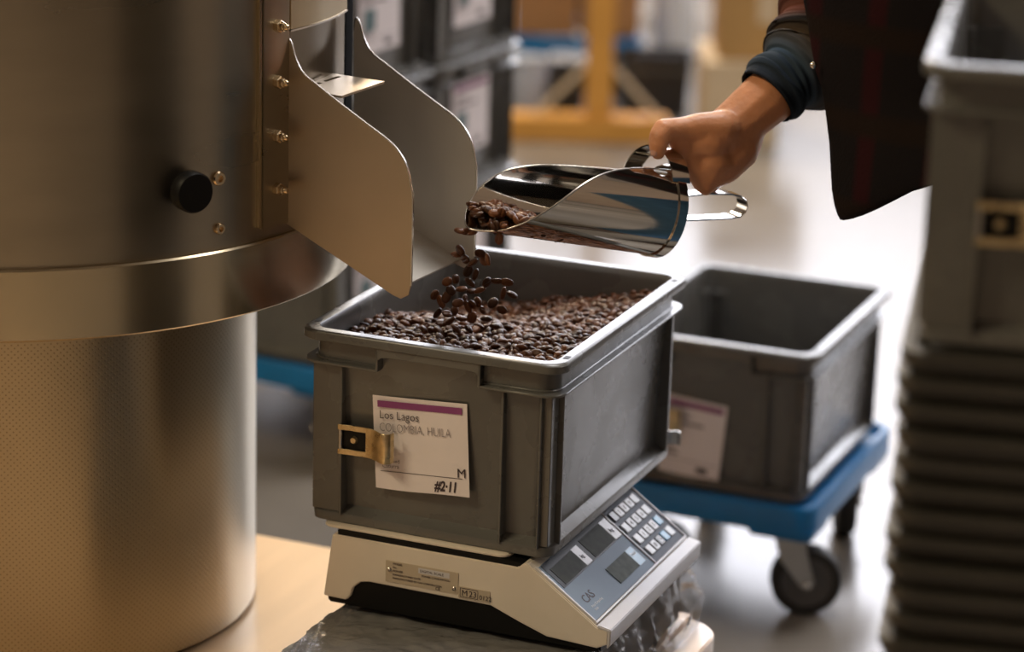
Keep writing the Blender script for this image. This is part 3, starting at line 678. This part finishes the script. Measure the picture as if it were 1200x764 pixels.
def heap(x, y):
    l = .613-.044*sst(.14, .36, y); r = .609+.011*y/.38; t = min(1, max(0, (x-.02)/.255))
    base = l*(1-t)+r*t
    base -= .010*math.exp(-((x-.10)/.05)**2-((y-.27)/.07)**2)
    base += .012*math.exp(-((x-.115)/.04)**2-((y-.16)/.05)**2)
    return base+.003*noise.noise(Vector((x*28, y*28, 0)))
pos = []
sp = .0081
for layer in range(3):
    yy = .0225
    while yy < .379:
        xx = .0225
        while xx < .279:
            x = xx+random.uniform(-.0028, .0028); y = yy+random.uniform(-.0028, .0028)
            x = min(.2785, max(.0215, x)); y = min(.3785, max(.0215, y))
            pos.append((x, y, heap(x, y)-layer*.0042+random.uniform(-.0018, .0022), layer)); xx += sp
        yy += sp
def clear(p):
    # is the bean seen over the front rim and the right rim?
    v = CAM-p
    t = (.0-p.y)/v.y; a = p+v*t
    if a.z < CRZ+.216 and -.02 < a.x < .32: return False
    t = (.30-p.x)/v.x; a = p+v*t
    if a.z < CRZ+.216 and -.02 < a.y < .42: return False
    return True
top = [i for i, p in enumerate(pos) if p[3] == 0 and clear(Vector(p[:3]))]
top.sort(key=lambda i: (Vector(pos[i][:3])-CAM).dot(FW))
single = set(top[:185])
VV, FV = [], []; n0 = 0
gx = np.linspace(.0185, .2815, 30); gy = np.linspace(.0185, .3815, 40)
VV.append(np.array([[x, y, heap(x, y)-.0085] for y in gy for x in gx])); a = np.arange(29*39)
i0 = (a//29)*30+a % 29
FV.append(np.concatenate([np.stack([i0, i0+1, i0+31], 1), np.stack([i0, i0+31, i0+30], 1)])); n0 = len(VV[0])
for i, p in enumerate(pos):
    R_ = rand_rot(.45 if p[3] == 0 else .5)
    if i in single:
        bean_obj(Vector(p[:3]), R_, 'roasted brown coffee bean on the near part of the heap in the crate', 'beans on the heap in the crate', random.uniform(1.0, 1.16))
    else:
        q = (VC*random.uniform(1.0, 1.16)) @ np.array(R_).T+np.array(p[:3]); VV.append(q); FV.append(FC+n0); n0 += len(q)
bh = link('coffee_bean_heap', tri_mesh('coffee_bean_heap', np.concatenate(VV), np.concatenate(FV), M['bean']))
bh['kind'] = 'stuff'; tag(bh, 'heap of roasted brown coffee beans filling the front grey crate', 'beans')

fall = [(538.8, 270.8), (547, 271.7), (553.3, 273), (584.6, 280), (534.6, 298.8), (539.6, 293.3), (545, 304), (554, 308), (563, 296.7), (572, 303.8), (568, 305), (548.3, 317.5), (557.5, 321.7), (524, 330), (533.8, 327), (550.4, 331), (570.8, 331), (582.5, 329), (594, 331), (509.6, 345.8), (516.7, 353.8), (523.3, 348), (528.3, 340.4), (540.8, 339), (553, 341.7), (562.5, 340.4), (590, 343.8), (600, 345.8), (545, 351), (559.6, 354), (577.5, 355), (588, 363), (533, 364), (548, 360), (553, 357), (512.5, 366.7), (524, 367.5), (570, 373.8), (541, 373.8), (580, 382), (534.6, 386), (549, 386), (528, 376), (553, 371.7), (565.8, 363), (536.7, 355)]
own = {0: 'leftmost of three beans spilling off the scoop lip beside the chute', 1: 'middle bean of three spilling off the scoop lip beside the chute', 2: 'rightmost of three beans spilling off the scoop lip beside the chute', 3: 'single coffee bean dropping just under the belly of the steel scoop',
       19: 'leftmost falling coffee bean, level with the lower tip of the chute', 20: 'falling coffee bean just below the leftmost one of the stream', 18: 'rightmost falling coffee bean of the upper row of the stream', 17: 'second falling bean from the right in the upper row of the stream', 27: 'rightmost falling coffee bean of the lower row of the stream', 26: 'second falling bean from the right in the lower row of the stream', 37: 'falling coffee bean at the right edge of the stream just above the heap'}
for i, (px, py) in enumerate(fall):
    bean_obj(at(px, py, 2.875+.075*sst(265, 390, py)+random.uniform(-.012, .012)), rand_rot(1.), own.get(i, 'roasted brown coffee bean in the dense middle of the falling stream'), 'beans falling from the scoop', random.uniform(1.05, 1.22))

# ------------------------------------------------------------------ scoop
SB = at(773, 246, 2.975); SM = at(562, 214, 2.858)
sa = (SB-SM); SL = sa.length; sa.normalize()
su = Vector((0, 0, 1)); su = (su-sa*su.dot(sa)).normalized(); ss = sa.cross(su); SRAD = .0496
so = thing('scoop', 'shiny steel scoop with back handle pouring beans into the crate', 'scoop', tuple(SM-su*SRAD))
def sp_(s, phi, r=SRAD):   # phi from the underside, positive towards the near side
    p = math.radians(phi); return SM+sa*s-su*(r*math.cos(p))+ss*(r*math.sin(p))
def interp(tab, x):
    for (a, b), (c_, d) in zip(tab, tab[1:]):
        if x <= c_: return b+(d-b)*(x-a)/(c_-a)
    return tab[-1][1]
near_e = [(0, 0), (.004, 7), (.012, 17), (.020, 28), (.030, 42), (.041, 57), (.066, 86), (.095, 116), (.118, 131), (.143, 144), (.18, 156), (.215, 160), (.24, 161)]
far_e = [(0, 0), (.002, 14), (.005, 25), (.013, 45), (.024, 69), (.046, 94), (.064, 106), (.094, 117), (.12, 121), (.145, 124), (.186, 128), (.24, 133)]
def resample(tab, n=56):
    xs = [SL*(i/n)**1.9 for i in range(n+1)]; ys = [interp(tab, x) for x in xs]
    for _ in range(9): ys = [ys[0]]+[(ys[i-1]+2*ys[i]+ys[i+1])/4 for i in range(1, n)]+[ys[-1]]
    return list(zip(xs, ys))
near_e = resample(near_e); far_e = resample(far_e)
srow = [max(.0005, a_) for a_, b_ in near_e if a_ > .0004]
NS = 36; TH = .0011
loops_o, loops_i = [], []
for s in srow:
    pn_, pf_ = interp(near_e, s), interp(far_e, s)
    ph = [-pf_+(pf_+pn_)*i/NS for i in range(NS+1)]
    loops_o.append([sp_(s, p) for p in ph]); loops_i.append([sp_(s, p, SRAD-TH) for p in ph])
b = MB(); n = NS+1
ring = [o+list(reversed(i_)) for o, i_ in zip(loops_o, loops_i)]
b.loft(ring)
obj('bowl', b, M['scoop'], so, smooth=50)
ed = []
for tab, sg in ((list(reversed(far_e)), -1), (near_e, 1)):
    for (a_, b_) in tab: ed.append((a_, sg*b_))
ed2 = []
for (s0_, p0_), (s1_, p1_) in zip(ed, ed[1:]):
    ed2.append((s0_, p0_))
obj('rolled_edge', MB().tube([sp_(max(.0006, a_), b_, SRAD-.0005) for a_, b_ in ed2], .0011, 8), M['edge'], so, smooth=60)
bp = MB(); pr = []
for s, r in ((SL-.0015, SRAD-.001), (SL+.001, SRAD+.0002), (SL+.0015, SRAD-.002), (SL-.0005, SRAD-.004)): pr.append([sp_(s, p, r) for p in [360*i/64 for i in range(64)]])
bp.loft(pr); obj('back_plate', bp, M['scoop'], so, smooth=40)
rm = MB(); pr = []
for s, r in ((SL-.009, SRAD+.0002), (SL-.009, SRAD+.0020), (SL+.0018, SRAD+.0020), (SL+.0018, SRAD-.0005)): pr.append([sp_(s, p, r) for p in [-140+300*i/64 for i in range(65)]])
rm.loft([list(x) for x in zip(*pr)]); obj('rim_band', rm, M['scoop'], so, smooth=40)
arch = [sp_(SL-.012, 212-200*0+0, SRAD)]
ar = []
for i in range(17):
    t = i/16; p = 228-(228-138)*t; ar.append(sp_(SL-.022+.018*t, p, SRAD+.001+.0165*math.sin(PI*min(1, t*1.02))**.8))
obj('thumb_rest', MB().strap(ar, sa, .022, .0016), M['scoop'], so, smooth=50)
HP = [at(796, 228, 2.978), at(825, 225, 2.991), at(852, 225.5, 3.004), at(862, 227.5, 3.009), at(869, 233, 3.012), at(870.5, 240, 3.013), at(868, 247, 3.012), at(861, 252, 3.009), at(848, 254, 3.004), at(825, 255, 2.991), at(800, 256, 2.980)]
hs = (ss - Vector((0, 0, ss.z))).normalized()
obj('handle', MB().strap(HP, hs, .020, .0018), M['scoop'], so, bevel=.0004, seg=1)
# beans in the scoop
def in_scoop():
    out = []
    for s_i in range(15):
        s = .010+s_i*.0066
        for k in range(14):
            y = (-.046+k*.0071)+random.uniform(-.0025, .0025); s2 = s+random.uniform(-.003, .003)
            lim = SRAD-.0045
            if abs(y) > lim: continue
            z_t = -.026-.008*sst(.0, .03, .03-s2)-.011*sst(.05, .12, s2)
            if -math.sqrt(lim*lim-y*y) > z_t: continue
            # edge of mouth
            phi = math.degrees(math.atan2(abs(y), max(1e-4, math.sqrt(lim*lim-y*y))))
            e = interp(near_e if y > 0 else far_e, s2)
            if e < phi*.8+12 and s2 < .03: continue
            out.append(SM+sa*s2+ss*y+su*(z_t+random.uniform(-.002, .002)))
    return out
sb = in_scoop(); sb.sort(key=lambda p: (p-CAM).dot(FW)*0+(p-SM).dot(sa))
VV, FV = [], []; n0 = 0
for i, p in enumerate(sb):
    if i < 68: bean_obj(p, rand_rot(.5), 'roasted brown coffee bean lying in the mouth of the steel scoop', 'beans in the scoop', random.uniform(1., 1.1))
    else: q = VC @ np.array(rand_rot(.5)).T+np.array(p); VV.append(q); FV.append(FC+n0); n0 += len(q)
for k in range(60, 420):
    s2 = random.uniform(.014, .115); y = random.uniform(-.04, .04); zb_ = -math.sqrt(max(1e-6, (SRAD-.0042)**2-y*y)); z = random.uniform(0, 1)*(-.037-zb_)+zb_
    if z < zb_ or z > -.037: continue
    p = SM+sa*s2+ss*y+su*z; q = VC @ np.array(rand_rot(1.)).T+np.array(p); VV.append(q); FV.append(FC+n0); n0 += len(q)
sh = link('coffee_bean_heap', tri_mesh('scoop_bean_heap', np.concatenate(VV), np.concatenate(FV), M['bean'])); sh['kind'] = 'stuff'; tag(sh, 'layer of roasted coffee beans lying inside the steel scoop', 'beans')

# ------------------------------------------------------------------ person
pe = thing('person', 'person in dark plaid jacket reaching in to tip a scoop', 'person', (at(1190, 400, 3.15).x, at(1190, 400, 3.15).y, 0))
balls = []
def chain(pts, step=.003):
    for (p, r), (q, s) in zip(pts, pts[1:]):
        p, q = Vector(p), Vector(q); k = max(2, int((q-p).length/step))
        for i in range(k+1): balls.append((p.lerp(q, i/k), r+(s-r)*i/k))
D = 2.972
elbow = at(928, 88, D+.034); wrist = at(869, 141, D+.012)
chain([(elbow, .0320), (at(920, 96, D+.03), .0325), (at(898, 116, D+.02), .0315), (wrist, .0290)], .004)
# palm
chain([(wrist, .0290), (at(848, 158, D+.004), .0275), (at(830, 168, D+.006), .0235)])
chain([(wrist, .0285), (at(866, 168, D+.02), .0255), (at(846, 186, D+.022), .0225)])
chain([(at(846, 186, D+.022), .0220), (at(832, 184, D+.012), .0200), (at(822, 170, D+.010), .0200)])
chain([(at(838, 190, D+.000), .0215), (at(828, 198, D), .0165)])
chain([(at(834, 164, D-.008), .0235), (at(820, 168, D-.008), .0180)])
# thumb
chain([(at(846, 152, D-.010), .0215), (at(818, 151, D-.016), .0175), (at(803, 152, D-.020), .0145), (at(790, 152, D-.026), .0130), (at(778, 152.5, D-.032), .0130), (at(773, 160, D-.036), .0119), (at(771.5, 171, D-.037), .0107), (at(771, 179, D-.036), .0082)], .0018)
chain([(at(840, 166, D), .0235), (at(818, 174, D-.002), .0170), (at(806, 170, D-.006), .0125)])
chain([(at(864, 174, D+.012), .0250), (at(848, 195, D+.008), .0205), (at(830, 207, D+.002), .0155), (at(823, 214, D), .0115)])
chain([(at(806, 170, D-.006), .0150), (at(810, 188, D-.004), .0140), (at(819, 205, D-.001), .0130)])
chain([(at(838, 178, D+.004), .0210), (at(818, 186, D+.002), .0150), (at(806, 184, D-.002), .0120)])
chain([(at(840, 190, D+.006), .0190), (at(826, 202, D+.002), .0130), (at(829, 212, D), .0095)])
chain([(at(793, 162, D-.020), .0115), (at(800, 171, D-.012), .0125)])
# fingers wrapped round the handle
for k in range(4):
    dx, dy, dd = ((0, 0, 0), (7, -3, .018), (12, -8, .034), (15, -14, .048))[k]
    rr_ = (.0098, .0098, .0092, .0082)[k]
    chain([(at(818+dx, 176+dy, D+.010+dd), .0120), (at(817+dx, 198+dy, D+.006+dd), rr_), (at(820+dx, 214+dy, D+.000+dd), rr_*.92), (at(827+dx, 221+dy, D-.002+dd), rr_*.85), (at(836+dx, 213+dy, D+.002+dd), rr_*.8)], .002)
vs, fs = [], []
ico = bmesh.new(); bmesh.ops.create_icosphere(ico, subdivisions=2, radius=1); iv = [v.co.copy() for v in ico.verts]; ifc = [[v.index for v in f.verts] for f in ico.faces]; ico.free()
hb = MB()
for p, r in balls: hb.add([p+v*r for v in iv], ifc)
arm = obj('arm', hb, M['skin'], pe)
md = arm.modifiers.new('r', 'REMESH'); md.mode = 'VOXEL'; md.voxel_size = .0021; md.use_smooth_shade = True
ms = arm.modifiers.new('s', 'SMOOTH'); ms.factor = .5; ms.iterations = 9
dg = bpy.context.evaluated_depsgraph_get(); nm_ = bpy.data.meshes.new_from_object(arm.evaluated_get(dg)); arm.modifiers.clear(); arm.data = nm_
nm_.polygons.foreach_set('use_smooth', [True]*len(nm_.polygons)); nm_.materials.clear(); nm_.materials.append(M['skin'])
# thumb nail on the camera-left face of the tip
nx = (-RT*.72-FW*.70).normalized(); nu_ = (at(770.5, 182, D)-at(771.5, 166, D)).normalized(); nc = at(770.8, 177.0, D-.0365)+nx*.0088; nv = nx.cross(nu_).normalized()
nl = MB(); loops = []
for i in range(7):
    a = -1+2*i/6; loops.append([nc+nu_*(.0068*b_)+nv*(.0050*a*(1-.25*(b_ > .5)))-nx*(.0022*a*a+.0012*max(0, b_)) for b_ in (-1, -.5, 0, .5, .9)])
nl.loft(loops, False, False, closed=False); no_ = obj('thumb_nail', nl, M['nail'], pe, smooth=80)
sd_ = no_.modifiers.new('t', 'SOLIDIFY'); sd_.thickness = .0008
# sleeve
sp_path = [(at(898, 114, D+.02), .0352), (at(903, 109, D+.022), .0372), (at(912, 101, D+.027), .0392), (at(924, 93, D+.034), .0430), (at(940, 81, D+.044), .0485), (at(952, 60, D+.056), .0490), (at(958, 38, D+.068), .0450), (at(963, 20, D+.08), .0455), (at(970, 0, D+.09), .0500), (at(985, -50, D+.11), .055), (at(1010, -120, D+.12), .060), (at(1040, -190, D+.12), .062)]
P_, R_l = [], []
for (p, r), (q, s) in zip(sp_path, sp_path[1:]):
    for i in range(6): P_.append(p.lerp(q, i/6)); R_l.append(r+(s-r)*i/6)
sl_ = MB(); sl_.tube([P_[3], P_[1], P_[0]], [R_l[0]-.0022, R_l[0]-.0020, R_l[0]-.0005], 40, False); inner = len(sl_.v)
sl_.tube(P_, R_l, 40, False)
sleeve = obj('sleeve', sl_, M['knit'], pe, smooth=80)
me = sleeve.data
loc_ = pe.location
lens_ = [0]
for a_, b_ in zip(P_, P_[1:]): lens_.append(lens_[-1]+(b_-a_).length)
uvl = me.uv_layers.new(name='UVMap'); vcoord = []
for v in me.vertices:
    w_ = v.co+loc_; i = min(range(len(P_)), key=lambda j: (P_[j]-w_).length_squared); vcoord.append(lens_[i]/lens_[-1])
    ctr = P_[i]; rad = (w_-ctr)
    if i > 8:
        amp = .0045*math.sin(lens_[i]*150+2.0*noise.noise(w_*18))+.006*noise.noise(w_*22); v.co += rad.normalized()*amp
for lp in me.loops: uvl.data[lp.index].uv = (0, vcoord[lp.vertex_index])
# jacket body
sil = [(257, 984), (250, 979.5), (240, 976.5), (225, 974), (200, 972), (170, 970), (135, 966), (105, 963), (85, 956), (60, 951), (30, 947), (0, 942), (-60, 936), (-150, 940), (-260, 960), (-360, 1000)]
jd = 2.95
loops = []; NR = 44
for i, (py, px) in enumerate(sil):
    t = i/(len(sil)-1); fade = min(1, i/7)
    fpt = at(px, py, jd); ring = []
    back = at(1300-40*t, py, jd+.05); span = (back-fpt); span.z = 0; L_ = span.length; ex = span.normalized(); ey = Vector((-ex.y, ex.x, 0))
    for k in range(NR):
        a = 2*PI*k/NR; cx_ = (1-math.cos(a))/2; yy = math.sin(a); 
        wdt = (.115+.02*t)*(abs(yy)**1.35)*(1 if yy > 0 else -1)
        hem = (1-fade)*(.105*min(1, cx_*2.2)+.01*math.sin(cx_*9))*1.0
        p = fpt+ex*(L_*cx_)+ey*wdt+Vector((0, 0, hem)); 
        p += ey*(.010*noise.noise(p*9)) + ex*(.004*noise.noise(p*14+Vector((5, 0, 0))))*(1 if i else 0)
        ring.append(p)
    loops.append(ring)
jb = MB().loft(loops, True, True)
jk = obj('jacket', jb, M['plaid'], pe, smooth=80)
obj('snap_button', MB().lathe([(.004, 0), (.0035, .001), (.0001, .0016)], n=14, M=Matrix.Translation(at(953.5, 76, 2.932)) @ (-FW).to_track_quat('Z', 'Y').to_matrix().to_4x4()), M['edge'], pe, smooth=60)
for dx, dd in ((1206, 2.76), (1232, 3.00)):
    hip = at(dx, 150, dd); foot = Vector((hip.x+.02, hip.y, .09))
    obj('trouser_leg', MB().tube([hip, hip.lerp(foot, .3), hip.lerp(foot, .55), hip.lerp(foot, .8), foot], [.088, .078, .065, .055, .056], 24), M['denim'], pe, smooth=70)
    b = MB(); lp = []
    for i in range(9):
        t = i/8; c_ = foot+Vector((.06-.27*t, -.09*t+.02, -.09)); hh = .10*(1-t)**.6+.035; ww_ = .032+.014*math.sin(PI*t)
        lp.append([c_+Vector((ww_*.35*math.cos(q_), ww_*math.cos(q_), 0.001+hh*max(0, math.sin(q_)))) for q_ in [2*PI*j/16 for j in range(16)]])
    b.loft(lp); obj('shoe', b, M['shoe'], pe, smooth=60)

# ------------------------------------------------------------------ blurred background
def floorpt(px, py): return on_z(px, py, 0)
er = Vector((.9228, .3853, 0)).normalized(); ef = Vector((-er.y, er.x, 0))
def frame_at(px, py, rot=0.0):
    p = floorpt(px, py); return Matrix.Translation(p) @ Matrix.Rotation(math.atan2(er.y, er.x)+rot, 4, 'Z')
def lbox(mx, x0, x1, y0, y1, z0, z1): return MB().box(x0, x1, y0, y1, z0, z1, mx)
F = frame_at(700, 168)
tr_ = thing('timber_stand', 'orange timber post stand with foot beam and diagonal braces in the background', 'stand', tuple(F.translation))
obj('foot_beam', lbox(F, -.22, .17, 0, .09, 0, .058), M['orange_wood'], tr_, bevel=.003)
obj('post', lbox(F, -.032, .032, .015, .075, .058, 1.3), M['orange_wood'], tr_, bevel=.003)
for s_ in (-1, 1):
    obj('brace', MB().strap([F @ Vector((s_*.150, .045, .056)), F @ Vector((s_*.028, .045, .185))], F.to_3x3() @ Vector((0, 1, 0)), .02, .010), M['carton_cream'], tr_)
F = frame_at(675, 123)
build_dolly('crate_dolly', 'blue wheeled dolly carrying brown cartons behind the timber stand', .335, .40, tuple(F @ Vector((-.17, 0, 0))), math.atan2(er.y, er.x))
def carton(name, label, mx, dims, m, cat='box', group=None, tape=True):
    x0, x1, y0, y1, z0, z1 = dims; t = thing(name, label, cat, tuple(mx @ Vector(((x0+x1)/2, (y0+y1)/2, z0))), 0, group)
    bx = obj('carton_body', lbox(mx, x0, x1, y0, y1, z0, z1), M[m], t, bevel=.004)
    if tape: obj('tape', lbox(mx, (x0+x1)/2-.025, (x0+x1)/2+.025, y0-.0008, y1+.0008, z0+.5*(z1-z0), z1+.0008), M['carton_cream'], bx)
    return t
carton('cardboard_box', 'brown cardboard box left of the post on the background dolly', F, (-.165, -.005, .01, .35, .175, .42), 'cardboard', group='background cartons')
carton('cardboard_box', 'brown cardboard box right of the post on the background dolly', F, (.005, .155, .02, .36, .175, .40), 'cardboard', group='background cartons')
def storage_bin(label, mx, x0, x1, y0, y1, h):
    t = thing('storage_bin', label, 'bin', tuple(mx @ Vector(((x0+x1)/2, (y0+y1)/2, 0))), 0, 'shade-dark background bins')
    def rr(i, z): return [mx @ p for p in rrect(x0+i, x1-i, y0+i, y1-i, .015, z, 4)]
    sh_ = obj('bin_shell', MB().loft([rr(.02, .008), rr(.012, h-.01), rr(.010, h), rr(.001, h), rr(.0, h-.004), rr(.0, h-.014), rr(.007, h-.016), rr(.016, 0)]), M['bin_shade'], t, smooth=35)
    obj('rim_rib', MB().loft([rr(.002, h-.045), rr(.002, h-.037), rr(.012, h-.037), rr(.012, h-.045), rr(.002, h-.045)], False, False), M['crate'], t, smooth=35)
F = frame_at(666, 145); storage_bin('small bin added as dark shade left of the timber post behind its foot beam', F, -.052, .050, .02, .14, .130)  # dark bin added where the shadow under the pallets lies
F = frame_at(770, 142); storage_bin('wide bin blackened as shade right of the timber post under the white sack', F, -.100, .092, .02, .13, .165)
F = frame_at(765, 128)
sk = thing('woven_sack', 'white blurred sack standing on the floor behind the wide blackened bin', 'sack', tuple(F @ Vector((.06, .30, .001))))
b = MB(); lp = []
for i in range(11):
    t = i/10; r_ = .075*(math.sin(PI*min(.96, .12+t*.84))**.45); z = .001+.39*t
    lp.append([F @ Vector((.060+r_*math.cos(a_)*(1+.06*math.sin(3*a_+t*5))*.75, .30+r_*math.sin(a_)*.8, z)) for a_ in [2*PI*j/28 for j in range(28)]])
b.loft(lp); obj('sack_body', b, M['sack'], sk, smooth=70)
obj('sack_tie', MB().tube([F @ Vector((.060+.020*math.cos(a_), .30+.022*math.sin(a_), .394)) for a_ in [2*PI*j/16 for j in range(17)]], .004, 8), M['carton_cream'], sk, smooth=60)
F = frame_at(852, 172)
carton('cardboard_box', 'cream carton on the floor behind the forearm', F, (-.062, .12, 0, .3, 0, .205), 'carton_cream', group='background cartons')
carton('cardboard_box', 'tan carton on top of the cream carton behind the sleeve', F, (-.03, .20, .03, .28, .206, .39), 'cardboard_tan', group='background cartons')
F = frame_at(862, 92)
carton('cardboard_box', 'dark brown box behind the cream and tan cartons', F, (-.03, .12, .06, .3, 0, .44), 'dark_box', group='background cartons', tape=False)
F = frame_at(617, 150)
bk = thing('white_drum', 'pale blurred drum beside the foot of the timber stand', 'drum', tuple(F.translation))
obj('drum_body', MB().lathe([(.0001, 0), (.040, 0), (.046, .02), (.048, .145), (.045, .15), (.0001, .15)], tuple(F @ Vector((0, .08, 0))), 32), M['pale'], bk, smooth=40)
obj('lid', MB().lathe([(.0001, .15), (.050, .15), (.050, .162), (.0001, .165)], tuple(F @ Vector((0, .08, 0))), 32), M['pale'], bk, smooth=40)
